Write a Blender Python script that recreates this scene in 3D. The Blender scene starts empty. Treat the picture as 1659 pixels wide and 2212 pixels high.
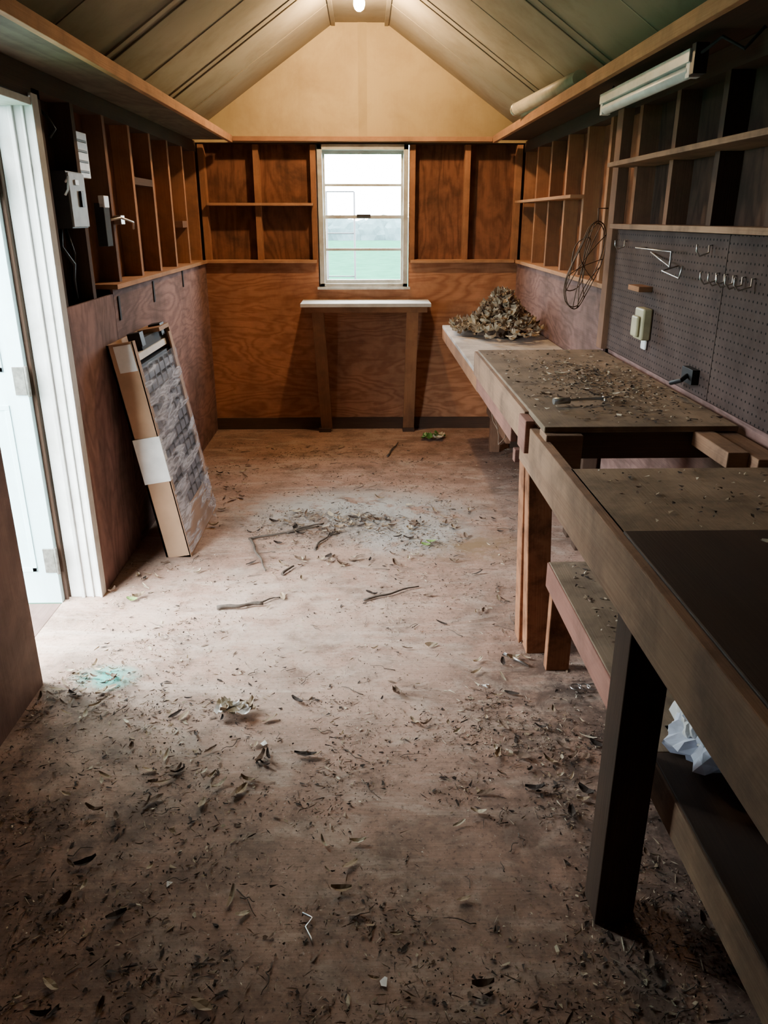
import bpy, math, random
from mathutils import Vector, Matrix, noise
random.seed(7)
R = random.random
def U(a,b): return random.uniform(a,b)

# ---------------------------------------------------------------- materials
def newmat(name):
    m = bpy.data.materials.new(name); m.use_nodes = True
    nt = m.node_tree; nt.nodes.clear()
    out = nt.nodes.new('ShaderNodeOutputMaterial')
    p = nt.nodes.new('ShaderNodeBsdfPrincipled')
    nt.links.new(p.outputs[0], out.inputs[0])
    return m, nt, p, out
def N(nt, t, **kw):
    n = nt.nodes.new(t)
    for k, v in kw.items(): setattr(n, k, v)
    return n
def mapping(nt, coord, scale, loc=(0,0,0), rot=(0,0,0)):
    tc = N(nt,'ShaderNodeTexCoord'); mp = N(nt,'ShaderNodeMapping')
    mp.inputs['Scale'].default_value = scale; mp.inputs['Location'].default_value = loc
    mp.inputs['Rotation'].default_value = rot
    nt.links.new(tc.outputs[coord], mp.inputs[0]); return mp.outputs[0]
def noisen(nt, vec, scale, detail=4, rough=.55, dist=0):
    n = N(nt,'ShaderNodeTexNoise'); n.inputs['Scale'].default_value = scale
    n.inputs['Detail'].default_value = detail; n.inputs['Roughness'].default_value = rough
    n.inputs['Distortion'].default_value = dist
    nt.links.new(vec, n.inputs['Vector']); return n.outputs['Fac']
def ramp(nt, fac, stops):
    r = N(nt,'ShaderNodeValToRGB'); e = r.color_ramp.elements
    while len(e) < len(stops): e.new(.5)
    for i,(p,c) in enumerate(stops):
        e[i].position = p
        e[i].color = (c,c,c,1) if isinstance(c,(int,float)) else (*c,1)
    nt.links.new(fac, r.inputs[0]); return r.outputs[0]
def math_(nt, op, a, b=None):
    m = N(nt,'ShaderNodeMath', operation=op)
    for i,x in enumerate((a,b)):
        if x is None: continue
        if isinstance(x,(int,float)): m.inputs[i].default_value = x
        else: nt.links.new(x, m.inputs[i])
    return m.outputs[0]
def mix(nt, fac, a, b, mode='MIX'):
    m = N(nt,'ShaderNodeMix', data_type='RGBA', blend_type=mode)
    for s,x in ((0,fac),(6,a),(7,b)):
        if isinstance(x,(int,float)): m.inputs[s].default_value = x
        elif isinstance(x,tuple): m.inputs[s].default_value = (*x,1)
        else: nt.links.new(x, m.inputs[s])
    return m.outputs[2]
def bump(nt, p, h, strength=.3, dist=.005):
    b = N(nt,'ShaderNodeBump'); b.inputs['Strength'].default_value = strength
    b.inputs['Distance'].default_value = dist
    nt.links.new(h, b.inputs['Height']); nt.links.new(b.outputs[0], p.inputs['Normal'])

def wood(name, dark, light, rough=.85, rings=0, dirt=.35, dirtc=(.05,.035,.028), fine=.5, sv=9, dscale=5):
    m, nt, p, out = newmat(name)
    uv = mapping(nt,'UV',(.8,sv,1))
    n1 = noisen(nt, uv, 1.0 if not rings else .9, 4 if rings else 3, .5, .4)
    if rings:
        s = math_(nt,'SINE', math_(nt,'MULTIPLY', n1, rings))
        g = ramp(nt, math_(nt,'ADD',math_(nt,'MULTIPLY',s,.5),.5), [(0,.15),(.5,.75),(1,1)])
    else: g = ramp(nt, n1, [(.3,0),(.7,1)])
    uv2 = mapping(nt,'UV',(3,160,1)); n2 = noisen(nt, uv2, 1.5, 3, .6)
    f = math_(nt,'ADD', math_(nt,'MULTIPLY', g, 1-fine), math_(nt,'MULTIPLY', ramp(nt,n2,[(.3,0),(.7,1)]), fine))
    c = mix(nt, f, dark, light)
    uv3 = mapping(nt,'UV',(.5,.5,1)); n3 = noisen(nt, uv3, 1.3, 2)
    c = mix(nt, .8, c, ramp(nt, n3, [(.3,.6),(.7,1.15)]), 'MULTIPLY')
    ob = mapping(nt,'Object',(1,1,1)); d = noisen(nt, ob, dscale, 7, .68, .3)
    c = mix(nt, math_(nt,'MULTIPLY', ramp(nt, d, [(.42,0),(.7,1)]), dirt), c, dirtc)
    nt.links.new(c, p.inputs['Base Color'])
    p.inputs['Roughness'].default_value = rough
    p.inputs['Specular IOR Level'].default_value = .15
    bump(nt, p, f, .25, .002)
    return m
def plain(name, col, rough=.6, metal=0, var=.25, scale=12, dirtc=None, dirt=0, b=.1, spec=.3):
    m, nt, p, out = newmat(name)
    ob = mapping(nt,'Object',(1,1,1)); n = noisen(nt, ob, scale, 5, .6)
    c = mix(nt, 1.0, col, ramp(nt, n, [(.3,1-var),(.7,1+var*.3)]), 'MULTIPLY')
    if dirtc:
        d = noisen(nt, ob, scale*.35, 6, .7, .4)
        c = mix(nt, math_(nt,'MULTIPLY', ramp(nt,d,[(.5,0),(.62,1)]), dirt), c, dirtc)
    nt.links.new(c, p.inputs['Base Color'])
    p.inputs['Roughness'].default_value = rough; p.inputs['Metallic'].default_value = metal
    p.inputs['Specular IOR Level'].default_value = spec
    bump(nt, p, n, b, .003)
    return m

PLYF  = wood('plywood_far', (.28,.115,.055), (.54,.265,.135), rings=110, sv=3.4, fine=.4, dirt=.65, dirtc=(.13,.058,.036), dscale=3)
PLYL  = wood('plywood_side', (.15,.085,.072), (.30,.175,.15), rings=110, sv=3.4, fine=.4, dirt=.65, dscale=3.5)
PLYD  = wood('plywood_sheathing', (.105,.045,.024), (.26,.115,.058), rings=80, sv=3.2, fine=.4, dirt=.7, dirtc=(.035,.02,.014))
PLYDK = wood('plywood_sheathing_shaded', (.035,.02,.015), (.09,.052,.036), rings=80, sv=3.2, fine=.4, dirt=.6, dirtc=(.02,.015,.012))  # sheathing copy for the near bays, with their shade mixed into the colour
PLYGR = wood('plywood_grey', (.17,.105,.085), (.28,.185,.155), rings=0, sv=6, fine=.5, dirt=.5)
SOFF  = wood('soffit_plywood', (.13,.105,.078), (.20,.168,.127), rings=70, sv=3, fine=.4, dirt=.5)
STUD  = wood('stud_wood', (.26,.115,.052), (.42,.21,.10), dirt=.45)
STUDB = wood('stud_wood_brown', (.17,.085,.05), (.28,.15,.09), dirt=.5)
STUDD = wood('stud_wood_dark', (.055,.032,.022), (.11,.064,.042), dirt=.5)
LEGD  = wood('leg_wood_dark', (.05,.03,.021), (.11,.066,.045), dirt=.5)
ORANGE= wood('edge_board', (.33,.16,.075), (.51,.29,.155), dirt=.4)
BENCHT= wood('bench_top', (.22,.155,.10), (.37,.265,.18), dirt=.75, dirtc=(.09,.065,.045), fine=.4, sv=5, dscale=7)
BENCHD= wood('bench_top_dark', (.05,.028,.02), (.10,.06,.04), dirt=.6, fine=.4, sv=5, rough=.6)
BENCHW= wood('bench_top_white', (.44,.38,.34), (.64,.57,.51), dirt=.6, fine=.4, sv=5)
FASC  = wood('fascia_wood', (.21,.115,.07), (.37,.225,.14), dirt=.65)
POSTW = wood('post_wood', (.30,.125,.06), (.46,.215,.11), dirt=.9, dirtc=(.06,.025,.014), dscale=11)
REDW  = wood('red_painted_wood', (.20,.085,.06), (.32,.16,.12), dirt=.5)
WHITEW= wood('white_painted_wood', (.62,.61,.58), (.78,.78,.76), dirt=.45, dirtc=(.22,.18,.13), fine=.3)
DOORW = wood('door_paint', (.44,.62,.64), (.56,.76,.78), dirt=.3, dirtc=(.30,.32,.30), fine=.2)
GABLE = wood('gable_board', (.38,.29,.14), (.46,.36,.19), dirt=.5, dirtc=(.22,.145,.07), fine=.2, sv=2, dscale=3)
CEILM = wood('ceiling_board', (.30,.265,.20), (.37,.33,.255), dirt=.55, dirtc=(.15,.12,.08), fine=.12, sv=1.2, dscale=3)
CEILB = wood('ceiling_batten', (.22,.19,.14), (.28,.25,.19), dirt=.4, fine=.2)
CARD  = plain('cardboard', (.40,.245,.145), .8, var=.2, scale=6)
CARDD = plain('grey_slats', (.17,.18,.23), .5)
SLATB = plain('slat_gap_dark', (.02,.022,.03), .6)
PAPER = plain('white_paper', (.78,.76,.72), .7, var=.15)
BLACK = plain('black_iron', (.02,.02,.022), .8, var=.3)
BLACKP= plain('black_plastic', (.015,.015,.016), .5)
STEEL = plain('galvanised_steel', (.62,.62,.60), .35, 1.0, var=.3)
GREYB = plain('grey_enamel', (.34,.35,.36), .5, dirtc=(.12,.09,.06), dirt=.4)
GREYD = plain('grey_enamel_dark', (.05,.05,.055), .5)
HINGE = plain('hinge_metal', (.16,.15,.13), .5, .5, var=.5, scale=40)
RUST  = plain('rusty_wire', (.16,.10,.065), .7, .4, var=.5, scale=30)
BEIGE = plain('beige_plastic', (.46,.40,.24), .5)
WHITEP= plain('white_plastic', (.74,.75,.74), .4)
VINYL = plain('window_vinyl', (.54,.54,.49), .45, dirtc=(.26,.2,.14), dirt=.5)
DUST  = plain('lamp_housing', (.60,.52,.38), .5, dirtc=(.3,.22,.14), dirt=.4)
L1 = plain('leaf_tan', (.34,.25,.16), .8, var=.4)
L2 = plain('leaf_brown', (.17,.11,.075), .85, var=.4)
L3 = plain('leaf_dark', (.045,.032,.025), .9, var=.4)
L4 = plain('leaf_pale', (.50,.42,.30), .8, var=.3)
L5 = plain('leaf_green', (.16,.26,.06), .6, var=.3)
TWIG = plain('twig_bark', (.12,.095,.075), .9, var=.5, scale=40)
GREENP = plain('green_wrapper', (.10,.22,.05), .35, var=.4)

def mat_peg():
    m, nt, p, out = newmat('pegboard')
    tc = N(nt,'ShaderNodeTexCoord'); sp = N(nt,'ShaderNodeSeparateXYZ')
    nt.links.new(tc.outputs['UV'], sp.inputs[0])
    def cell(o):
        f = math_(nt,'FRACT', math_(nt,'MULTIPLY', o, 1/.0254))
        return math_(nt,'SUBTRACT', f, .5)
    a = cell(sp.outputs[0]); b = cell(sp.outputs[1])
    d = math_(nt,'SQRT', math_(nt,'ADD', math_(nt,'MULTIPLY',a,a), math_(nt,'MULTIPLY',b,b)))
    mask = ramp(nt, d, [(.12,0),(.16,1)])
    ob = mapping(nt,'Object',(1,1,1)); n = noisen(nt, ob, 6, 6, .65)
    base = ramp(nt, n, [(.3,(.042,.027,.023)),(.7,(.082,.055,.047))])
    c = mix(nt, mask, (.005,.004,.004), base)
    nt.links.new(c, p.inputs['Base Color']); p.inputs['Roughness'].default_value = .85
    p.inputs['Specular IOR Level'].default_value = .12
    bump(nt, p, mask, .5, .003)
    return m
PEG = mat_peg()

def mat_floor():
    m, nt, p, out = newmat('dusty_floor')
    ob = mapping(nt,'Object',(1,1,1))
    big = noisen(nt, ob, 1.3, 5, .6, .3)
    med = noisen(nt, ob, 5, 10, .75, .3)
    fin = noisen(nt, ob, 70, 6, .75)
    c = ramp(nt, big, [(.3,(.28,.165,.118)),(.5,(.37,.235,.175)),(.7,(.46,.315,.24))])
    c = mix(nt, ramp(nt, med, [(.46,0),(.62,.8)]), c, (.16,.105,.078))
    sw = noisen(nt, mapping(nt,'Object',(1,2.6,1),(4,0,0),(0,0,.3)), 2.2, 9, .7, 1.6)
    c = mix(nt, ramp(nt, sw, [(.50,0),(.62,.55)]), c, (.49,.385,.31))
    ln_ = noisen(nt, mapping(nt,'Object',(1.2,150,1)), 1.0, 3, .6, 0)
    c = mix(nt, .35, c, ramp(nt, ln_, [(.35,.6),(.6,1.08)]), 'MULTIPLY')
    c = mix(nt, ramp(nt, fin, [(.54,0),(.65,.8)]), c, (.07,.05,.04))
    c = mix(nt, ramp(nt, noisen(nt, ob, 95, 4, .7), [(.62,0),(.69,.8)]), c, (.56,.49,.41))
    def blotch(x,y,rx,ry,col,amt,seed,c,lo=.42,hi=.58,sc=5):  # tints an irregular floor patch: stains, powder and broader tone changes
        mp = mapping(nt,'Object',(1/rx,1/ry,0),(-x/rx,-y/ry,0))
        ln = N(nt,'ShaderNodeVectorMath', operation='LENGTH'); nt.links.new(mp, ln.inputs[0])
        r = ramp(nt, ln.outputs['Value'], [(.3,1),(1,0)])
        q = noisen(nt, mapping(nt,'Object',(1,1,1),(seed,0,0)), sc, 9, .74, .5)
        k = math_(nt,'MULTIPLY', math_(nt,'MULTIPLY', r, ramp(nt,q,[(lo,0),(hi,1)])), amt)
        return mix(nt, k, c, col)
    c = blotch(-.5,2.9,1.1,1.1,(.52,.42,.34),.4,21,c)  # lighter patch inside the doorway
    c = blotch(-.05,4.15,.85,.45,(.44,.45,.43),.9,3,c,.40,.50)
    c = blotch(.25,3.75,.45,.3,(.43,.44,.42),.85,8,c,.40,.50)
    c = blotch(.5,3.6,.4,.25,(.22,.14,.07),.9,12,c)
    c = blotch(-.2,3.95,.6,.3,(.12,.095,.075),.7,52,c,.45,.55,9)
    c = blotch(0,1.3,1.6,.9,(.12,.084,.065),.55,25,c,.40,.62,7)  # darker towards the near end
    c = blotch(-.9,1.7,.7,.8,(.09,.065,.052),.75,28,c,.40,.6,7)
    c = blotch(-1.0,2.3,.3,.3,(.09,.06,.045),.7,44,c,.42,.55,9)
    c = blotch(.8,2.0,.65,1.4,(.06,.042,.034),.85,31,c,.38,.58,8)
    c = blotch(.6,5.2,.8,1.2,(.18,.10,.07),.6,36,c)  # darker at the far right
    c = blotch(-.95,2.45,.14,.10,(.08,.50,.42),.95,17,c)
    nt.links.new(c, p.inputs['Base Color']); p.inputs['Roughness'].default_value = .85
    p.inputs['Specular IOR Level'].default_value = .2
    h = math_(nt,'ADD', fin, math_(nt,'MULTIPLY', ln_, .4))
    bump(nt, p, h, .4, .003)
    return m
FLOORM = mat_floor()

def mat_film(name='plastic_film', lo=.12, mid=.35, hi=.85, sc=(1,2.0,17), rot=.45, nsc=1.3):
    m, nt, p, out = newmat(name)
    uv = mapping(nt,'Object',sc,(0,0,0),(rot,0,0)); n = noisen(nt, uv, nsc, 3, .55, .4)
    big = noisen(nt, mapping(nt,'Object',(3,3,3),(7,0,0)), 1.3, 2, .5, 0)
    k = math_(nt,'ADD', math_(nt,'MULTIPLY', n, .65), math_(nt,'MULTIPLY', big, .35))
    p.inputs['Base Color'].default_value = (.80,.84,.97,1); p.inputs['Roughness'].default_value = .2
    p.inputs['Specular IOR Level'].default_value = .9
    tr = N(nt,'ShaderNodeBsdfTransparent'); mx = N(nt,'ShaderNodeMixShader')
    nt.links.new(ramp(nt, k, [(.44,lo),(.50,mid),(.545,hi),(.57,mid),(.62,hi)]), mx.inputs[0])
    nt.links.new(tr.outputs[0], mx.inputs[1]); nt.links.new(p.outputs[0], mx.inputs[2])
    nt.links.new(mx.outputs[0], out.inputs[0])
    return m
FILM = mat_film()  # pale opaque streaks painted in as glare on the wrapping
BAGM = mat_film('clear_bag', .6, .8, .95, (9,9,9), 0)
def mat_glass():
    m, nt, p, out = newmat('window_glass')
    tr = N(nt,'ShaderNodeBsdfTransparent'); gl = N(nt,'ShaderNodeBsdfGlossy'); gl.inputs['Roughness'].default_value=.05
    mx = N(nt,'ShaderNodeMixShader'); mx.inputs[0].default_value = .04
    nt.links.new(tr.outputs[0], mx.inputs[1]); nt.links.new(gl.outputs[0], mx.inputs[2])
    nt.links.new(mx.outputs[0], out.inputs[0]); return m
GLASS = mat_glass()
def mat_emit(name, col, s):
    m, nt, p, out = newmat(name)
    p.inputs['Base Color'].default_value=(*col,1)
    p.inputs['Emission Color'].default_value=(*col,1); p.inputs['Emission Strength'].default_value=s
    return m
BULB = mat_emit('bulb_glow', (1,.67,.34), 1500)
GRASS = plain('grass', (.022,.090,.056), 1.0, var=.3, scale=1.5, spec=0)
HEDGE = plain('hedge_foliage', (.07,.11,.115), 1.0, var=.4, scale=.8, spec=0)

# ---------------------------------------------------------------- mesh builder
class B:
    def __init__(s, name):
        s.n=name; s.v=[]; s.f=[]; s.uv=[]; s.m=[]; s.mats=[]; s.sm=[]
    def mi(s, mat):
        if mat not in s.mats: s.mats.append(mat)
        return s.mats.index(mat)
    def face(s, idx, mat, uv=None, smooth=False):
        s.f.append(idx); s.m.append(s.mi(mat)); s.sm.append(smooth)
        s.uv.append(uv if uv else [(s.v[i][0], s.v[i][1]+s.v[i][2]) for i in idx])
    def obox(s, size, M, mat, grain=None):
        hx,hy,hz = [d/2 for d in size]; b0=len(s.v)
        loc=[Vector((x,y,z)) for x in(-hx,hx) for y in(-hy,hy) for z in(-hz,hz)]
        s.v += [tuple(M@p) for p in loc]
        g = grain if grain is not None else max(range(3), key=lambda i:size[i])
        ou,ov = U(0,40),U(0,40)
        for idx,ax in (((0,1,3,2),0),((4,6,7,5),0),((0,4,5,1),1),((2,3,7,6),1),((0,2,6,4),2),((1,5,7,3),2)):
            oth=[a for a in range(3) if a!=ax]
            if g in oth: a=g; c=[o for o in oth if o!=g][0]
            else: a,c=oth
            k = 0 if ax==0 else (.37 if ax==1 else .71)
            uv=[(loc[i][a]+ou, loc[i][c]+ov+k) for i in idx]
            s.face([b0+i for i in idx], mat, uv)
        return s
    def box(s,x0,x1,y0,y1,z0,z1,mat,grain=None):
        return s.obox((x1-x0,y1-y0,z1-z0), Matrix.Translation(((x0+x1)/2,(y0+y1)/2,(z0+z1)/2)), mat, grain)
    def beam(s, a, b, w, h, mat, up=(0,0,1)):
        a=Vector(a); b=Vector(b); d=b-a; L=d.length; d.normalize()
        upv=Vector(up)
        if abs(d.dot(upv))>.95: upv=Vector((0,1,0))
        sx=d.cross(upv).normalized(); uz=sx.cross(d).normalized()
        M=Matrix((( d.x,sx.x,uz.x,(a.x+b.x)/2),(d.y,sx.y,uz.y,(a.y+b.y)/2),(d.z,sx.z,uz.z,(a.z+b.z)/2),(0,0,0,1)))
        return s.obox((L,w,h), M, mat, 0)
    def prism(s, pts, y0, y1, mat):
        b0=len(s.v); n=len(pts)
        s.v += [(x,y0,z) for x,z in pts]+[(x,y1,z) for x,z in pts]
        s.face([b0+i for i in range(n)], mat, [(p[1],p[0]) for p in pts])
        s.face([b0+n+i for i in reversed(range(n))], mat, [(p[1],p[0]) for p in reversed(pts)])
        acc=0
        for i in range(n):
            j=(i+1)%n; L=math.dist(pts[i],pts[j])
            s.face([b0+j,b0+i,b0+n+i,b0+n+j], mat, [(acc+L,y0),(acc,y0),(acc,y1),(acc+L,y1)])
            acc+=L
    def tube(s, pts, r, mat, seg=8, closed=False):
        pts=[Vector(p) for p in pts]; n=len(pts); b0=len(s.v)
        rr = r if isinstance(r,(list,tuple)) else [r]*n
        prev=None
        for i,p in enumerate(pts):
            if closed: t=(pts[(i+1)%n]-pts[i-1])
            else: t=pts[min(i+1,n-1)]-pts[max(i-1,0)]
            t.normalize()
            if prev is None:
                a=Vector((0,0,1)) if abs(t.z)<.9 else Vector((1,0,0))
                u=t.cross(a).normalized()
            else: u=(prev-t*prev.dot(t)).normalized()
            prev=u; w=t.cross(u)
            for k in range(seg):
                an=2*math.pi*k/seg; s.v.append(tuple(p+(u*math.cos(an)+w*math.sin(an))*rr[i]))
        for i in range(n if closed else n-1):
            for k in range(seg):
                k2=(k+1)%seg; i2=(i+1)%n
                s.face([b0+i*seg+k,b0+i*seg+k2,b0+i2*seg+k2,b0+i2*seg+k], mat, None, True)
        if not closed:
            s.face([b0+k for k in reversed(range(seg))], mat); s.face([b0+(n-1)*seg+k for k in range(seg)], mat)
    def leaf(s, c, L, W, M, mat, curl=.3):
        b0=len(s.v); n=5
        for i in range(n):
            t=i/(n-1); w=W*math.sin(math.pi*(.08+.84*t))**.8; x=(t-.5)*L
            z=curl*L*((t-.5)**2)*1.6
            for sg in (-1,0,1):
                zz=z+(abs(sg)*curl*W*.6)
                s.v.append(tuple(Vector(c)+M@Vector((x, sg*w*.5, zz+U(-1,1)*W*.07))))
        for i in range(n-1):
            for k in (0,1):
                a=b0+i*3+k; s.face([a,a+1,a+4,a+3], mat, None, False)
    def chip(s, c, L, W, ang, mat):
        b0=len(s.v); k=random.choice((3,4,5))
        for i in range(k):
            a=2*math.pi*i/k+U(-.4,.4); x=math.cos(a)*L*.5; y=math.sin(a)*W*.5
            s.v.append((c[0]+x*math.cos(ang)-y*math.sin(ang), c[1]+x*math.sin(ang)+y*math.cos(ang), c[2]+U(.0005,.006)))
        s.face([b0+i for i in range(k)], mat)
    def blob(s, c, rad, mat, seed=0, amp=.4, fr=3, sub=4, flat=True):
        import bmesh
        bm=bmesh.new(); bmesh.ops.create_icosphere(bm, subdivisions=sub, radius=1)
        b0=len(s.v)
        for v in bm.verts:
            q=v.co.normalized(); d=1+amp*noise.noise(q*fr+Vector((seed,0,0)))+amp*.5*noise.noise(q*fr*2.7+Vector((seed,5,0)))
            z=q.z*d*rad[2]
            s.v.append((c[0]+q.x*d*rad[0], c[1]+q.y*d*rad[1], max(c[2]+z, c[2]) if flat else c[2]+z))
        for f in bm.faces: s.face([b0+v.index for v in f.verts], mat, None, False)
        bm.free()
    def done(s, bevel=0):
        if not s.v: return
        xs=[v[0] for v in s.v]; ys=[v[1] for v in s.v]; zs=[v[2] for v in s.v]
        o=Vector(((min(xs)+max(xs))/2,(min(ys)+max(ys))/2,min(zs)))
        me=bpy.data.meshes.new(s.n)
        me.from_pydata([tuple(Vector(v)-o) for v in s.v],[],s.f)
        uvl=me.uv_layers.new(name='UVMap'); k=0
        for uv in s.uv:
            for q in uv: uvl.data[k].uv=q; k+=1
        for m in s.mats: me.materials.append(m)
        me.polygons.foreach_set('material_index', s.m); me.polygons.foreach_set('use_smooth', s.sm)
        me.update()
        ob=bpy.data.objects.new(s.n, me); ob.location=o
        bpy.context.scene.collection.objects.link(ob)
        if bevel:
            bv=ob.modifiers.new('bevel','BEVEL'); bv.width=bevel; bv.segments=2; bv.limit_method='ANGLE'
        return ob
def rotm(): return Matrix.Rotation(U(0,6.3),3,'Z')@Matrix.Rotation(U(-.35,.35),3,'X')@Matrix.Rotation(U(-.3,.3),3,'Y')

XL,XR,YF,YB = -1.16,1.13,6.0,-.8

# ---------------------------------------------------------------- room shell
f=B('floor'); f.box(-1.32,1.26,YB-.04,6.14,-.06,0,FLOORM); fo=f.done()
fo.data.transform(Matrix.Translation(fo.location)); fo.location=(0,0,0)   # world-aligned texture space

# left wall with doorway y 2.41..3.12
w=B('wall_left')
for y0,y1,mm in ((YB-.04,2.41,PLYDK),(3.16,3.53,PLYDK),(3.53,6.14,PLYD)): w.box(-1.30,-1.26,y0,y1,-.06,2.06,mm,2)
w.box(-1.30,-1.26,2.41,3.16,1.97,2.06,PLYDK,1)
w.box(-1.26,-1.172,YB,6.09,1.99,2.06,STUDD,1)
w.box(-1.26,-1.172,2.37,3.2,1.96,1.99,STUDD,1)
for y in (3.53,3.93,4.34,4.74,5.15,5.55,5.95): w.box(-1.26,-1.172,y-.019,y+.019,0,1.99,STUD if y>3.95 else STUDB if y>3.7 else STUDD)  # studs step darker towards the door, shade put into the wood colour
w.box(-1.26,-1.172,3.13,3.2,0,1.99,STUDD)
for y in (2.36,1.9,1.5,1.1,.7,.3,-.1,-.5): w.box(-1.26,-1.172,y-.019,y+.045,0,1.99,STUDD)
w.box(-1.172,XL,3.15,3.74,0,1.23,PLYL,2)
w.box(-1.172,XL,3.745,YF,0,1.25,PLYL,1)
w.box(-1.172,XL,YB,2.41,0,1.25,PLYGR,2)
w.box(-1.26,-1.172,5.40,5.53,1.50,1.54,STUDB); w.box(-1.26,-1.172,4.36,4.72,1.72,1.755,STUDD)
w.done()
t=B('trim_1'); t.box(-1.26,-1.135,3.745,5.94,1.25,1.272,ORANGE,1); t.done(.002)

w=B('wall_right')
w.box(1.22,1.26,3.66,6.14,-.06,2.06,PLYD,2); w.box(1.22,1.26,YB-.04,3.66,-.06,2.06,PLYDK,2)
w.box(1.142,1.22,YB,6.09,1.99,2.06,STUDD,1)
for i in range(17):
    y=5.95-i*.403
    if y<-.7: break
    w.box(1.142,1.22,y-.019,y+.019,0,1.99,STUD if y>3.7 else STUDB if y>2.9 else STUDD)  # near studs take darker wood to carry the shade of their bays
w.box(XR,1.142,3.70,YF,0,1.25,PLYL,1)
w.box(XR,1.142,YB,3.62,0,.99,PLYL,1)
w.done()
t=B('trim_2'); t.box(1.105,1.22,3.705,5.94,1.25,1.272,ORANGE,1); t.done(.002)
t=B('trim_6'); t.box(1.095,1.142,3.62,3.70,.99,1.99,STUDB); t.done(.002)

w=B('wall_far')
y0,y1=6.09,6.13
w.box(-1.26,-.33,y0,y1,-.06,2.1,PLYD,2); w.box(.33,1.22,y0,y1,-.06,2.1,PLYD,2)
w.box(-.33,.33,y0,y1,-.06,1.07,PLYD,0); w.box(-.33,.33,y0,y1,2.045,2.1,PLYD,0)
w.box(-1.26,1.22,6.012,6.09,2.045,2.07,STUDD,0)
for x in (-1.14,-.757,-.355,.35,.741,1.11): w.box(x-.02,x+.02,6.012,6.09,0,2.04,STUD)
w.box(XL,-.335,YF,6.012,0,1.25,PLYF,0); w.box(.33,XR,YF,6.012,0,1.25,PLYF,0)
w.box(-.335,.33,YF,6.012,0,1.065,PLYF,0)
w.prism([(-1.28,2.05),(1.25,2.05),(.155,2.80),(-.185,2.80)],6.0,6.14,GABLE)
w.box(-.03,.03,5.992,6.0,2.08,2.78,GABLE,2)
w.done()
t=B('baseboard_far'); t.box(XL,XR,5.985,6.0,0,.09,STUDD,0); t.done(.002)
t=B('trim_3'); t.box(-1.16,-.345,5.955,6.085,1.25,1.27,ORANGE,0); t.done(.002)
t=B('trim_4'); t.box(.34,1.10,5.955,6.085,1.25,1.27,ORANGE,0); t.done(.002)
t=B('trim_5'); t.box(-.9,.9,5.94,6.0,2.055,2.085,ORANGE,0); t.done(.002)
w=B('wall_near'); w.box(-1.3,1.26,YB-.04,YB,-.06,2.06,PLYD,2)
w.prism([(-1.28,2.05),(1.25,2.05),(.155,2.80),(-.185,2.80)],YB-.04,YB,GABLE); w.done()

c=B('ceiling')
c.prism([(-1.36,1.99),(-.185,2.776),(.155,2.776),(1.32,1.99),(1.32,2.05),(.175,2.84),(-.205,2.84),(-1.36,2.05)],YB-.04,6.14,CEILM)
for y in (4.85,3.72,2.55,1.4,.2):
    for sx,xa,xb in ((-1,-1.15,-.195),(1,1.12,.165)):
        c.beam((xa,y,2.125),(xb,y,2.768),.045,.007,CEILM)
        c.beam((xa,y+.08,2.125),(xb,y+.08,2.768),.010,.008,CEILB)
        c.beam((xa,y+.6,2.126),(xb,y+.6,2.769),.008,.004,CEILM)
c.box(-.205,-.18,YB,6.0,2.755,2.775,CEILM); c.box(.15,.175,YB,6.0,2.755,2.775,CEILM)
c.done()

# perimeter loft shelves
s=B('eave_shelf'); s.box(-1.26,-.925,YB,5.935,2.062,2.076,SOFF,1); s.box(-.925,-.90,YB,5.935,2.045,2.09,ORANGE,1)
s.done(.002)
s=B('eave_shelf'); s.box(.925,1.22,YB,5.935,2.062,2.076,STUDD,1); s.box(.90,.925,YB,5.935,2.045,2.09,ORANGE,1)
s.done(.002)

# wall shelves
s=B('wall_shelf'); s.box(-1.11,-.36,5.95,6.085,1.64,1.658,ORANGE,0); s.done(.002)
s=B('wall_shelf'); s.box(1.07,1.215,4.32,5.9,1.655,1.672,ORANGE,1); s.done(.002)
s=B('wall_shelf'); s.box(1.04,1.215,YB+.02,3.60,1.76,1.778,FASC,1); s.done(.002)
s=B('wall_shelf'); s.box(1.075,1.215,YB+.02,3.60,1.515,1.535,FASC,1); s.done(.002)
p=B('pegboard'); p.box(1.115,1.128,YB+.01,2.48,1.0,1.512,PEG,1); p.box(1.115,1.128,2.484,3.60,1.0,1.512,PEG,1); p.done()

# ---------------------------------------------------------------- window
w=B('window_1')
x0,x1,z0,z1=-.325,.32,1.075,2.04
for a in ((x0,x0+.035),(x1-.035,x1)): w.box(a[0],a[1],5.985,6.11,z0,z1,VINYL)
w.box(x0,x1,5.985,6.11,z0,z0+.03,VINYL); w.box(x0,x1,5.985,6.11,z1-.035,z1,VINYL)
w.box(x0-.02,x1+.02,5.965,5.985,z0-.012,z0+.006,VINYL)
zm=1.565
def sash(za,zb,y):
    w.box(x0+.035,x0+.05,y,y+.03,za,zb,VINYL); w.box(x1-.05,x1-.035,y,y+.03,za,zb,VINYL)
    w.box(x0+.05,x1-.05,y,y+.03,za,za+.024,VINYL); w.box(x0+.05,x1-.05,y,y+.03,zb-.024,zb,VINYL)
    w.box(x0+.05,x1-.05,y+.006,y+.024,(za+zb)/2-.009,(za+zb)/2+.009,VINYL)
    w.box(x0+.05,x1-.05,y+.013,y+.017,za+.024,zb-.024,GLASS)
sash(z0+.03,zm+.012,6.02); sash(zm-.012,z1-.035,6.055)
w.box(-.05,.05,6.0,6.02,zm-.005,zm+.018,GREYD)
w.done(.0015)

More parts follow.
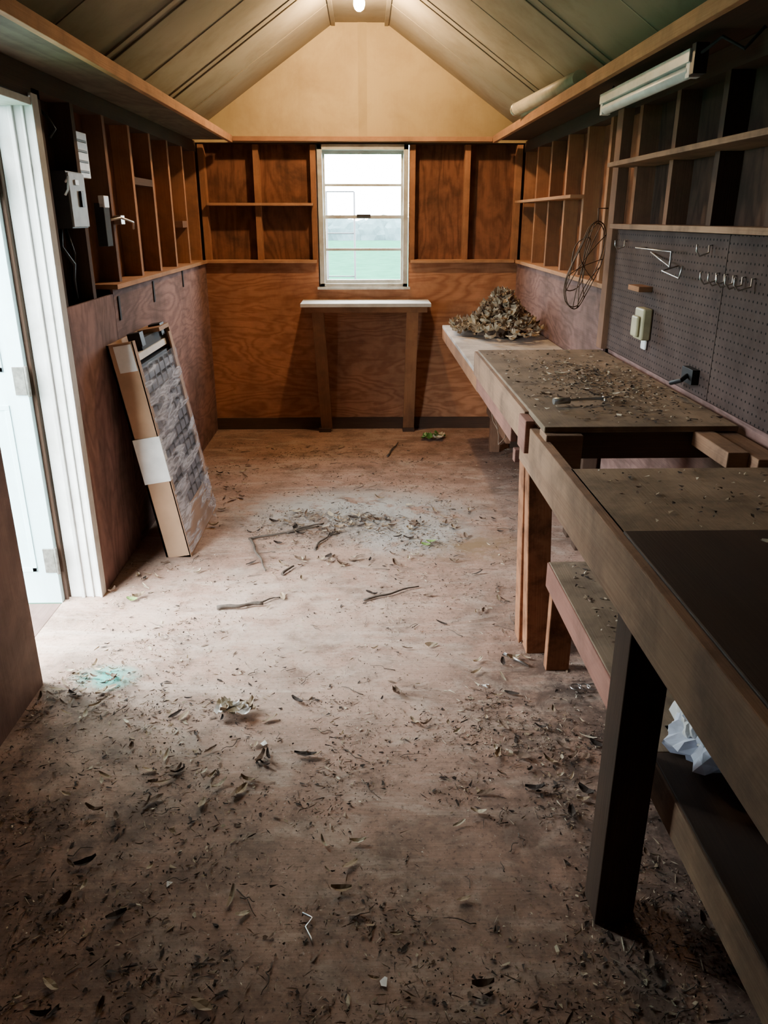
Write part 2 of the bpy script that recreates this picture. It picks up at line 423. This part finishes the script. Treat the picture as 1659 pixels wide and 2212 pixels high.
# ---------------------------------------------------------------- door
d=B('trim_7')
d.box(-1.30,-1.172,3.10,3.128,0,1.95,WHITEW)
d.box(-1.172,-1.160,3.09,3.148,0,1.97,WHITEW)
d.box(-1.25,-1.235,3.088,3.10,0,1.93,WHITEW); d.box(-1.205,-1.197,3.092,3.10,0,1.93,WHITEW)
d.box(-1.325,-1.301,3.10,3.14,0,1.95,STUDD)
d.done(.002)
d=B('trim_8'); d.box(-1.30,-1.165,2.43,3.10,1.93,1.955,WHITEW,1); d.done(.002)
d=B('trim_9'); d.box(-1.325,-1.165,2.41,2.425,0,1.955,STUDD); d.done(.002)
d=B('door_sill'); d.box(-1.75,-1.322,2.42,3.04,-.06,.0,PLYGR,1); d.done(.002)
d=B('door_1')
d.box(-2.00,-1.318,3.045,3.085,.0,1.93,DOORW,2)
for xa,xb in ((-1.92,-1.40),):
    for za,zb in ((.15,.85),(1.0,1.78)):
        d.box(xa,xb,3.040,3.046,za,za+.02,DOORW,0); d.box(xa,xb,3.040,3.046,zb,zb+.02,DOORW,0)
        d.box(xa,xa+.02,3.040,3.046,za,zb,DOORW,2); d.box(xb-.02,xb,3.040,3.046,za,zb,DOORW,2)
for z in (.965,1.69,.2):
    d.box(-1.365,-1.319,3.038,3.045,z-.055,z+.055,HINGE)
    d.tube([(-1.311,3.04,z-.06),(-1.311,3.04,z+.06)],.008,HINGE)
d.box(-1.318,-1.303,3.075,3.085,.0,1.93,STUDD)  # dark strip standing in for the shaded gap beside the leaf
d.done(.0015)

# ---------------------------------------------------------------- desk below window
k=B('window_table')
k.box(-.455,.475,5.68,5.98,.965,.99,WHITEW,0)
k.box(-.43,.45,5.70,5.735,.925,.965,STUD,0)
k.beam((-.335,5.72,.94),(-.30,5.92,.02),.035,.085,STUD,up=(1,0,0))
k.beam((.345,5.72,.94),(.335,5.92,.02),.035,.085,STUD,up=(1,0,0))
k.box(-.36,-.27,5.88,5.98,0,.03,STUDD); k.box(.29,.38,5.88,5.98,0,.03,STUDD)
k.done(.002)

# ---------------------------------------------------------------- benches on right
b=B('workbench')            # raised middle bench
b.box(.53,1.112,2.23,3.67,.962,.98,BENCHT,1)
b.box(.515,.55,2.46,3.68,.865,.972,FASC,1)
b.box(.60,1.10,2.25,2.29,.875,.962,LEGD,0)
b.box(.55,1.10,3.63,3.67,.87,.962,STUDD,0)
b.box(.53,.64,2.20,2.29,.835,.962,FASC,1)
b.box(.50,.53,2.36,2.47,.86,.965,REDW,1)
b.beam((.65,2.62,0),(.60,2.60,.87),.085,.085,POSTW)
b.beam((.610,2.70,0),(.572,2.66,.87),.035,.085,POSTW)
b.box(1.04,1.11,3.55,3.62,0,.96,STUDD)
b.box(.57,.68,2.85,2.89,.68,.73,REDW,0)
b.box(.53,.555,2.75,3.68,.79,.865,REDW,1)
b.box(1.04,1.112,1.95,2.25,.90,.96,FASC,1); b.box(.98,1.04,2.0,2.24,.92,.965,FASC,1)
b.done(.003)
b=B('workbench')            # low near bench
b.box(.535,1.112,-.6,1.94,.925,.943,BENCHT,1)
b.box(.535,1.112,-.6,1.49,.943,.950,BENCHD,1)
b.box(.515,.545,-.6,2.50,.80,.943,FASC,1)
b.box(.55,1.10,1.90,1.94,.84,.925,STUDD,0)
for y in (1.36,-.4):
    b.box(.53,.62,y,y+.09,0,.83,LEGD,2); b.box(.62,1.10,y+.02,y+.06,.84,.925,STUDD,0)
    b.box(1.03,1.11,y,y+.09,0,.925,LEGD,2)
b.box(.645,1.10,1.45,2.50,.40,.42,BENCHT,1); b.box(.645,1.10,-.6,1.448,.40,.42,BENCHD,1)
b.box(.64,.675,1.42,2.50,.325,.418,REDW,1); b.box(.64,.675,-.6,1.42,.325,.418,FASC,1)
b.box(.655,.74,2.455,2.495,0,.40,POSTW,2); b.box(1.03,1.10,2.455,2.495,0,.40,POSTW,2)
b.box(.655,.74,-.5,-.41,0,.40,STUDD,2)
b.done(.003)
b=B('workbench')            # far bench
b.box(.54,1.125,3.70,5.50,.842,.862,BENCHW,1)
b.box(.54,.57,3.70,5.50,.77,.842,STUD,1)
b.box(.60,1.12,5.45,5.49,.77,.842,STUDD,0)
b.beam((.60,5.47,.78),(1.08,5.47,.33),.04,.08,STUDD)
b.box(1.04,1.12,5.40,5.445,0,.842,STUDD,2); b.box(1.04,1.12,3.72,3.80,0,.842,STUDD,2)
b.box(.86,1.12,4.6,5.40,.33,.35,STUDB,1); b.box(.86,.89,4.6,5.40,.26,.33,STUDB,1)
b.box(.88,.95,5.3,5.36,0,.33,STUDB,2)
b.done(.003)

# ---------------------------------------------------------------- leaning wrapped box
e=B('wrapped_carton')
ang=math.atan2(.17,1.05)
Mx=Matrix.Translation((-.862,3.52,.0))@Matrix.Rotation(-ang,4,'Y')
def lb(x0,x1,y0,y1,z0,z1,mat,grain=None):
    e.obox((x1-x0,y1-y0,z1-z0), Mx@Matrix.Translation(((x0+x1)/2,(y0+y1)/2,(z0+z1)/2)), mat, grain)
T=.12; L=1.06; Wd=.68
lb(-T,0,0,.012,.0,L,CARD); lb(-T,0,Wd-.012,Wd,.0,L,CARD); lb(-T,-T+.01,0,Wd,0,L,CARD); lb(-T,0,0,Wd,0,.012,CARD)
lb(-.006,.002,0,.035,0,L,CARD); lb(-.006,.002,Wd-.05,Wd,0,L*.96,CARD)
lb(-.006,.002,.035,Wd-.05,0,.20,CARD)
lb(-T-.002,.004,-.004,.0,.40,.62,PAPER); lb(-.002,.005,-.002,.035,.40,.62,PAPER); lb(-T*.75,-.01,-.003,0,.93,L-.01,PAPER)
lb(-T*.8,-.02,.012,Wd-.012,.012,L-.12,SLATB)
n=13
for i in range(n):
    z=.20+i*(L-.34)/n; lb(-.02,-.008,.035,Wd-.05,z,z+.040,CARDD)
for i in range(1,6): lb(-.02,-.006,.035+i*.1,.035+i*.1+.014,.2,L-.14,SLATB)
lb(-.05,-.02,.06,Wd-.06,L-.10,L-.07,PAPER); lb(-T,-.0,Wd-.2,Wd,L-.02,L,CARD)
lb(-.07,-.03,.22,Wd-.02,L-.09,L-.02,BLACK)
lb(-.08,-.02,.20,.26,L-.05,L+.015,BLACKP); lb(-.08,-.02,Wd-.10,Wd-.02,L-.05,L+.01,BLACKP)
b0=len(e.v); nu,nv=40,110
for i in range(nu+1):
    for j in range(nv+1):
        y=-.002+(Wd+.004)*i/nu; z=.02+(L-.14)*j/nv
        edge=min(1,min(i,nu-i)/4)
        q_=z*11-y*6
        x=.006+.010*edge*(.5+noise.noise(Vector((y*2,q_,1)))*.8+.5*abs(noise.noise(Vector((y*3,q_*2.6,6)))))
        e.v.append(tuple(Mx@Vector((x,y,z))))
for i in range(nu):
    for j in range(nv):
        a=b0+i*(nv+1)+j; e.face([a,a+nv+1,a+nv+2,a+1],FILM,None,True)
for k_ in range(8):
    y=U(.45,.68); z=U(.0,.2); e.leaf(Mx@Vector((.015,y,z+.03)),.07,.04,rotm()@Matrix.Rotation(1.2,3,'Y'),FILM,.5)
e.done()

# ---------------------------------------------------------------- left wall fittings
q=B('fuse_box'); q.box(-1.26,-1.15,3.30,3.49,1.52,1.73,GREYD); q.box(-1.15,-1.142,3.305,3.485,1.525,1.725,GREYB)
q.box(-1.142,-1.132,3.40,3.43,1.60,1.66,BLACKP); q.box(-1.142,-1.136,3.36,3.40,1.68,1.70,WHITEP)
q.tube([(-1.15,3.29,1.69),(-1.12,3.24,1.705),(-1.12,3.22,1.66),(-1.13,3.21,1.64)],.0045,WHITEP)
q.done(.003)
q=B('electric_cable'); q.tube([(-1.22,3.36,1.515),(-1.22,3.34,1.45),(-1.20,3.40,1.38),(-1.22,3.43,1.32),(-1.215,3.42,1.24)],.009,BLACKP)
q.tube([(-1.22,3.42,1.515),(-1.21,3.45,1.42),(-1.23,3.47,1.3),(-1.23,3.46,1.24)],.007,BLACKP); q.done()
q=B('electric_cable'); q.tube([(-1.2,3.22,1.95),(-1.16,3.23,1.9),(-1.15,3.25,1.87),(-1.17,3.24,1.84)],.006,BLACKP); q.done()
q=B('white_panel'); q.box(-1.255,-1.20,3.60,3.76,1.72,1.90,WHITEP)  # white panel with dark slots between two studs
for i in range(4): q.box(-1.2,-1.196,3.62,3.74,1.74+i*.04,1.75+i*.04,GREYD)
q.done(.002)
q=B('light_switch'); q.box(-1.172,-1.13,3.66,3.74,1.44,1.62,BLACK); q.box(-1.15,-1.125,3.66,3.73,1.60,1.65,WHITEP); q.done(.003)
q=B('metal_bracket'); q.box(-1.165,-1.13,3.90,3.96,1.53,1.57,STEEL); q.tube([(-1.15,3.8,1.55),(-1.12,3.86,1.56),(-1.09,3.95,1.54),(-1.10,3.98,1.51)],.006,STEEL); q.done(.002)  # galvanised bracket with a hook on the stud
for y,z in ((3.81,1.16),(4.46,1.18),(5.2,1.2)):
    q=B('strap_hinge'); q.box(-1.16,-1.154,y-.012,y+.012,z-.055,z+.055,BLACK); q.done(.001)

# ---------------------------------------------------------------- right wall things
q=B('fluorescent_light')
q.box(.95,1.005,2.56,3.48,1.985,2.02,WHITEP,1); q.box(.955,.995,2.53,2.56,1.95,2.03,GREYD)
q.tube([(.972,2.58,1.965),(.972,3.46,1.965)],.019,WHITEP,12)
q.box(.955,.99,2.56,2.59,1.945,1.99,WHITEP); q.box(.955,.99,3.45,3.48,1.945,1.99,WHITEP)
q.tube([(.972,2.7,2.02),(.98,2.7,2.04)],.004,BLACK); q.tube([(.972,3.4,2.02),(.98,3.4,2.04)],.004,BLACK)
q.tube([(.972,2.54,2.0),(1.0,2.46,2.03),(1.04,2.40,1.99),(1.08,2.38,2.04)],.005,BLACK)
q.done(.003)
q=B('fluorescent_light')
q.tube([(.875,4.9,2.135),(.955,3.85,2.135)],.034,DUST,12); q.tube([(.872,4.93,2.135),(.875,4.9,2.135)],.036,STEEL,12)
q.beam((.92,4.9,2.10),(.985,3.85,2.10),.05,.015,DUST); q.done()
q=B('wire_guard')
Mg=Matrix.Translation((1.025,3.76,1.35))@Matrix.Rotation(math.radians(-44),4,'Z')@Matrix.Rotation(math.radians(8),4,'Y')@Matrix.Rotation(math.radians(-14),4,'X')
def gp(r,a,dx): 
    wob=1+.10*noise.noise(Vector((math.cos(a)*1.3,math.sin(a)*1.3,r*20)))
    return Mg@Vector((dx+.012*math.sin(3*a+r*30), r*math.cos(a)*.62*wob+.02*(r*5-.5), r*math.sin(a)*wob))
for r,dx in ((.205,0),(.196,-.008),(.12,-.035)):
    q.tube([gp(r,2*math.pi*i/36,dx) for i in range(36)],.0026,RUST,6,True)
for a1,a2 in ((.3,3.5),(.9,3.9),(1.3,4.6),(1.8,5.0),(2.3,5.6),(2.9,6.1),(1.5,3.2),(.1,4.9)):
    A=gp(.203,a1,0); C=gp(.203,a2,0); mid=(A+C)/2+Mg.to_3x3()@Vector((-.045,.01,0))
    q.tube([A*(1-t)**2+mid*2*t*(1-t)+C*t*t for t in [j/10 for j in range(11)]],.0022,RUST,6)
q.tube([gp(.205,1.57,0),(1.07,3.78,1.60),(1.12,3.8,1.60)],.003,RUST,6)
q.done()
def hook(y,z,l=.05,d=.03,name='peg_hook'):
    q=B(name); q.tube([(1.114,y,z+.012),(1.105,y,z+.012),(1.105,y,z-.01),(1.105-l*.7,y,z-.012-d*.3),(1.105-l,y,z-.005),(1.105-l,y,z+.015)],.0028,STEEL,6); q.done()
hook(3.46,1.455,.04); hook(2.60,1.465,.04)
for y in (2.52,2.46,2.40,2.34,2.28): hook(y,1.385,.05)
q=B('peg_bracket')
q.tube([(1.112,3.2,1.45),(1.06,3.18,1.45),(1.06,2.80,1.45),(1.06,2.80,1.40),(1.112,3.15,1.435)],.003,STEEL,6)
q.tube([(1.112,2.86,1.40),(1.05,2.84,1.385),(1.05,2.68,1.37),(1.05,2.66,1.41)],.003,STEEL,6); q.done()
q=B('wood_block'); q.box(1.06,1.114,3.09,3.22,1.29,1.31,STUD); q.done(.002)
q=B('door_chime'); q.box(1.075,1.114,3.05,3.15,1.11,1.23,BEIGE); q.box(1.06,1.075,3.07,3.14,1.12,1.20,BEIGE); q.box(1.10,1.114,3.07,3.12,1.07,1.11,PAPER); q.done(.008)
q=B('wall_outlet'); q.box(1.09,1.114,2.56,2.65,1.035,1.085,BLACKP); q.tube([(1.09,2.6,1.06),(1.06,2.57,1.05),(1.05,2.63,1.03),(1.07,2.68,1.02)],.008,BLACKP); q.done(.002)
q=B('metal_scraper'); q.tube([(.62,2.50,.999),(.80,2.53,.999)],.005,STEEL); q.tube([(.615,2.49,.999),(.67,2.50,.999)],.011,STEEL); q.tube([(.79,2.50,.997),(.80,2.56,.997)],.005,STEEL); q.done()
q=B('steel_rod'); q.tube([(.521,2.567,.007),(.60,2.48,.007)],.006,STEEL); q.done()
q=B('plastic_bag'); q.blob((.83,1.46,.428),(.11,.11,.12),BAGM,3,.6,2.4); q.blob((.77,1.50,.428),(.05,.07,.12),PAPER,9,.5,2.4); q.done()
q=B('wire_tangle')
for i in range(3):
    c0=Vector((.735,2.33,.012)); q.tube([c0+Vector((i*.03+.02*math.cos(a),.018*math.sin(a),0)) for a in [2*math.pi*j/14 for j in range(14)]],.0025,STEEL,6,True)
q.done()
q=B('loose_wire')   # wire hanging at the bench end
q.tube([(.545,3.3,.785),(.55,3.26,.74),(.56,3.2,.72),(.55,3.12,.75),(.545,3.05,.785)],.002,RUST,6)
q.tube([(.545,3.2,.785),(.56,3.16,.70),(.55,3.1,.68),(.56,3.0,.74),(.545,2.95,.785)],.002,RUST,6); q.done()

# ---------------------------------------------------------------- ceiling lamp
q=B('ceiling_lamp')
cx,cy=-.015,5.1
def lathe(prof,mat,seg=20):
    b0=len(q.v)
    for r,z in prof:
        for k in range(seg):
            a=2*math.pi*k/seg; q.v.append((cx+r*math.cos(a),cy+r*math.sin(a),z))
    for i in range(len(prof)-1):
        for k in range(seg):
            k2=(k+1)%seg; q.face([b0+i*seg+k,b0+i*seg+k2,b0+(i+1)*seg+k2,b0+(i+1)*seg+k],mat,None,True)
lathe([(.055,2.776),(.055,2.765),(.03,2.755),(.022,2.735),(.02,2.735)],WHITEP)
lathe([(.014,2.735),(.02,2.72),(.03,2.70),(.032,2.68),(.025,2.66),(.012,2.649),(.001,2.647)],BULB)
q.done()

# ---------------------------------------------------------------- leaf pile and debris
q=B('leaf_pile')
q.blob((.88,5.05,.866),(.14,.22,.13),L2,5,.5,2.5)
for i in range(1300):
    a=U(0,6.28); r=abs(random.gauss(0,.55))
    x=.87+.20*r*math.cos(a); y=5.05+.36*r*math.sin(a)
    if R()<.12: x=U(.58,.8); y=U(4.9,5.35); r=1.3
    h=.20*math.exp(-(r*r)*1.5)
    z=.872+h*U(.75,1.15)
    x=min(max(x,.58),1.07); y=min(max(y,4.3),5.42)
    Lf=U(.035,.085)
    q.leaf((x,y,z+.014),Lf,Lf*U(.4,.7),Matrix.Rotation(U(0,6.3),3,'Z')@Matrix.Rotation(U(-.9,.9)*min(1,h*8+.25),3,'X')@Matrix.Rotation(U(-.8,.8)*min(1,h*8+.2),3,'Y'),random.choice((L1,L1,L4,L4,L1,L2)),U(.2,.8))
q.done()
q=B('bench_debris')
for i in range(1500):
    if R()<.75: x=random.gauss(.88,.11); y=random.gauss(2.85,.26)
    else: x=U(.55,1.10); y=U(2.26,3.65)
    if not(.55<x<1.10 and 2.25<y<3.65): continue
    s_=U(.003,.012)
    q.chip((x,y,.981),s_*U(1,3),s_,U(0,6.3),random.choice((L3,L3,L2,L1,L4)))
for i in range(34):
    x=min(max(random.gauss(.88,.12),.58),1.08); y=min(max(random.gauss(2.95,.25),2.65),3.6); Lf=U(.03,.055)
    q.leaf((x,y,.986),Lf,Lf*.35,Matrix.Rotation(U(0,6.3),3,'Z')@Matrix.Rotation(U(-.2,.2),3,'X'),random.choice((L1,L4,L3,L2)),.25)
q.done()
q=B('bench_debris')
for i in range(120):
    s_=U(.003,.01); q.chip((U(.6,1.08),U(1.52,1.92),.944),s_*2,s_,U(0,6.3),random.choice((L3,L2,L1,L4)))
q.leaf((.80,1.40,.957),.04,.02,rotm(),L4); q.done()
q=B('shelf_debris')
for i in range(450):
    s_=U(.003,.012); q.chip((U(.69,1.05),U(1.62,2.48),.421),s_*U(1,3),s_,U(0,6.3),random.choice((L3,L3,L2,L1,L4)))
q.done()

def ok(x,y):
    if not(-1.14<x<1.1 and .2<y<5.6): return False
    if 3.45<y<4.3 and x<-.84: return False
    if y>5.5 and abs(x)<.5: return False
    return True
def dens(x,y):
    d=.25
    if y<2.3: d+=.5
    if x>.35 and y<2.6: d+=.35
    if abs(y-3.95)<.35 and -.6<x<.5: d+=.8
    if x<-.7 and 2.2<y<2.9: d+=.35
    if y<1.8: d+=.15
    return d
q=B('floor_litter'); cnt=0
while cnt<26000:
    x=U(-1.14,1.05); y=.9+4.7*R()**1.2
    if not ok(x,y): continue
    nz=noise.noise(Vector((x*2.2,y*2.2,3)))*1.0+noise.noise(Vector((x*6,y*6,7)))*.9
    if R()>dens(x,y)*(.5+nz): continue
    s_=U(.0015,.005) if R()<.88 else U(.005,.012)
    if R()<.25: q.chip((x,y,.001),U(.012,.04),U(.001,.0022),U(0,6.3),random.choice((L3,L2,L1,L4)))
    else: q.chip((x,y,.001),s_*U(1,3.2),s_,U(0,6.3),random.choice((L3,L3,L3,L2,L2,L1,L4)))
    cnt+=1
for x,y,s_ in ((-.33,2.05,.016),(.42,2.36,.02),(.03,1.22,.014),(-.5,1.5,.014)): q.chip((x,y,.002),s_*2,s_*1.4,U(0,3),PAPER)
cl=[(-.15,3.9,.35,.10,70),(.1,3.95,.3,.08,60),(-.2,3.45,.18,.06,24),(-1.0,2.4,.08,.08,26),(-.8,2.2,.2,.08,18),(-.55,1.92,.2,.08,22),(.55,2.1,.15,.25,26),(-.7,1.55,.3,.2,20),(.1,1.35,.5,.15,24),(-1.0,3.25,.08,.15,14),(-.8,4.45,.05,.3,18),(-.1,5,.6,.4,22),(0,2.9,.7,.5,44),(0,1.9,.9,.4,44),(.45,3.0,.12,.4,16)]
for cx_,cy_,sx_,sy_,n_ in cl:
    for i in range(n_):
        x=random.gauss(cx_,sx_); y=random.gauss(cy_,sy_)
        if not ok(x,y): continue
        Lf=U(.02,.06); q.leaf((x,y,.008),Lf,Lf*U(.2,.5),rotm(),random.choice((L1,L2,L2,L3,L4,L1)),U(.1,.6))
q.leaf((-.194,1.984,.010),.07,.024,Matrix.Rotation(-.1,3,'Z'),L3,.3)
for i in range(16): q.leaf((-.46+U(-.06,.06),2.2+U(-.04,.04),.014+U(0,.02)),U(.04,.07),.03,rotm(),random.choice((L4,PAPER,L1)),.5)
for x,y in ((.30,3.62),(-1.02,3.05),(.33,3.66)): q.leaf((x,y,.010),.05,.025,rotm(),L5,.3)
def twig(a,b_,r=.006,wob=.02):
    n=10; pts=[]
    for i in range(n+1):
        t=i/n; x=a[0]+(b_[0]-a[0])*t+wob*noise.noise(Vector((t*3,a[0]*9,a[1])))*math.sin(math.pi*t); y=a[1]+(b_[1]-a[1])*t+wob*noise.noise(Vector((t*3,a[1]*9,5)))*math.sin(math.pi*t)
        pts.append((x,y,r+.002+.003*math.sin(t*3)))
    q.tube(pts,[r*(1-.5*i/n) for i in range(n+1)],TWIG,6)
for a,b_,r in (((-.604,3.727),(-.253,3.89),.0065),((-.42,3.80),(-.23,3.93),.007),((-.604,3.727),(-.474,3.33),.0075),((-.638,2.96),(-.444,2.99),.010),((-.0155,3.024),(.234,3.15),.006),((-.393,3.29),(-.347,3.38),.008),((-.259,3.58),(-.188,3.83),.006),((.151,5.2),(.24,5.55),.007),((-.52,2.99),(-.38,3.06),.005)):
    twig(a,b_,r)
for i in range(150):
    x,y=U(-1,1),U(1.1,5.4)
    if not ok(x,y): continue
    a=U(0,6.3); l=U(.03,.10)
    if ok(x+l*math.cos(a),y+l*math.sin(a)): twig((x,y),(x+l*math.cos(a),y+l*math.sin(a)),U(.001,.002))
q.done()
q=B('green_wrapper_scrap')
for i in range(8): q.leaf((.50+U(-.07,.07),5.66+U(-.04,.04),.016),.09,.05,rotm(),random.choice((GREENP,GREENP,L4)),.4)
q.done()
q=B('bent_wire_hook'); q.tube([(-.16,1.40,.010),(-.135,1.385,.010),(-.15,1.36,.010),(-.135,1.33,.010),(-.13,1.31,.010)],.0028,STEEL,6); q.done()

# ---------------------------------------------------------------- outdoors
g=B('lawn_ground'); g.box(-60,60,-40,80,-.35,-.2,GRASS); g.done()
g=B('hedge')
for i in range(60): g.blob((-34+i*1.2,70+U(-1,1),-.2),(1.6,1.5,U(1.5,2.0)),HEDGE,i,.2,2,3)
g.done()
g=B('metal_gate')
for x in (-1.0,-.4,-.1): g.tube([(x,9,-.2),(x,9,1.82)],.010,GREYD)
for z in (.5,.95,1.4,1.82): g.tube([(-1.0,9,z),(-.1,9,z)],.007,GREYD)
g.done()

# ---------------------------------------------------------------- light
wd=bpy.data.worlds.new('overcast_sky'); bpy.context.scene.world=wd; wd.use_nodes=True
nt=wd.node_tree; bg=nt.nodes['Background']
tc=N(nt,'ShaderNodeTexCoord'); sp=N(nt,'ShaderNodeSeparateXYZ'); nt.links.new(tc.outputs['Generated'],sp.inputs[0])
nt.links.new(ramp(nt, sp.outputs[2], [(.0,(.78,.92,1.0)),(.6,(.93,.97,1.0))]), bg.inputs[0]); bg.inputs[1].default_value=38
def portal(name,loc,rot,sx,sy):
    l=bpy.data.lights.new(name,'AREA'); l.shape='RECTANGLE'; l.size=sx; l.size_y=sy
    l.cycles.is_portal=True
    o=bpy.data.objects.new(name,l); o.location=loc; o.rotation_euler=rot; bpy.context.scene.collection.objects.link(o)
portal('sky_portal_doorway',(-1.33,2.75,.97),(0,math.radians(-90),0),1.95,.70)
portal('sky_portal_window',(0,6.13,1.56),(math.radians(-90),0,0),.62,.95)

# ---------------------------------------------------------------- camera
cam=bpy.data.cameras.new('camera'); co=bpy.data.objects.new('camera',cam); bpy.context.scene.collection.objects.link(co)
cam.sensor_fit='VERTICAL'; cam.sensor_height=24; cam.lens=24*1680/2212; cam.clip_start=.02
co.location=(0,0,1.56); co.rotation_euler=(math.radians(90-20.73),0,math.radians(-1.4))
bpy.context.scene.camera=co
vs=bpy.context.scene.view_settings
vs.view_transform='AgX'
vs.look='None'
vs.exposure=.55
vs.gamma=.92
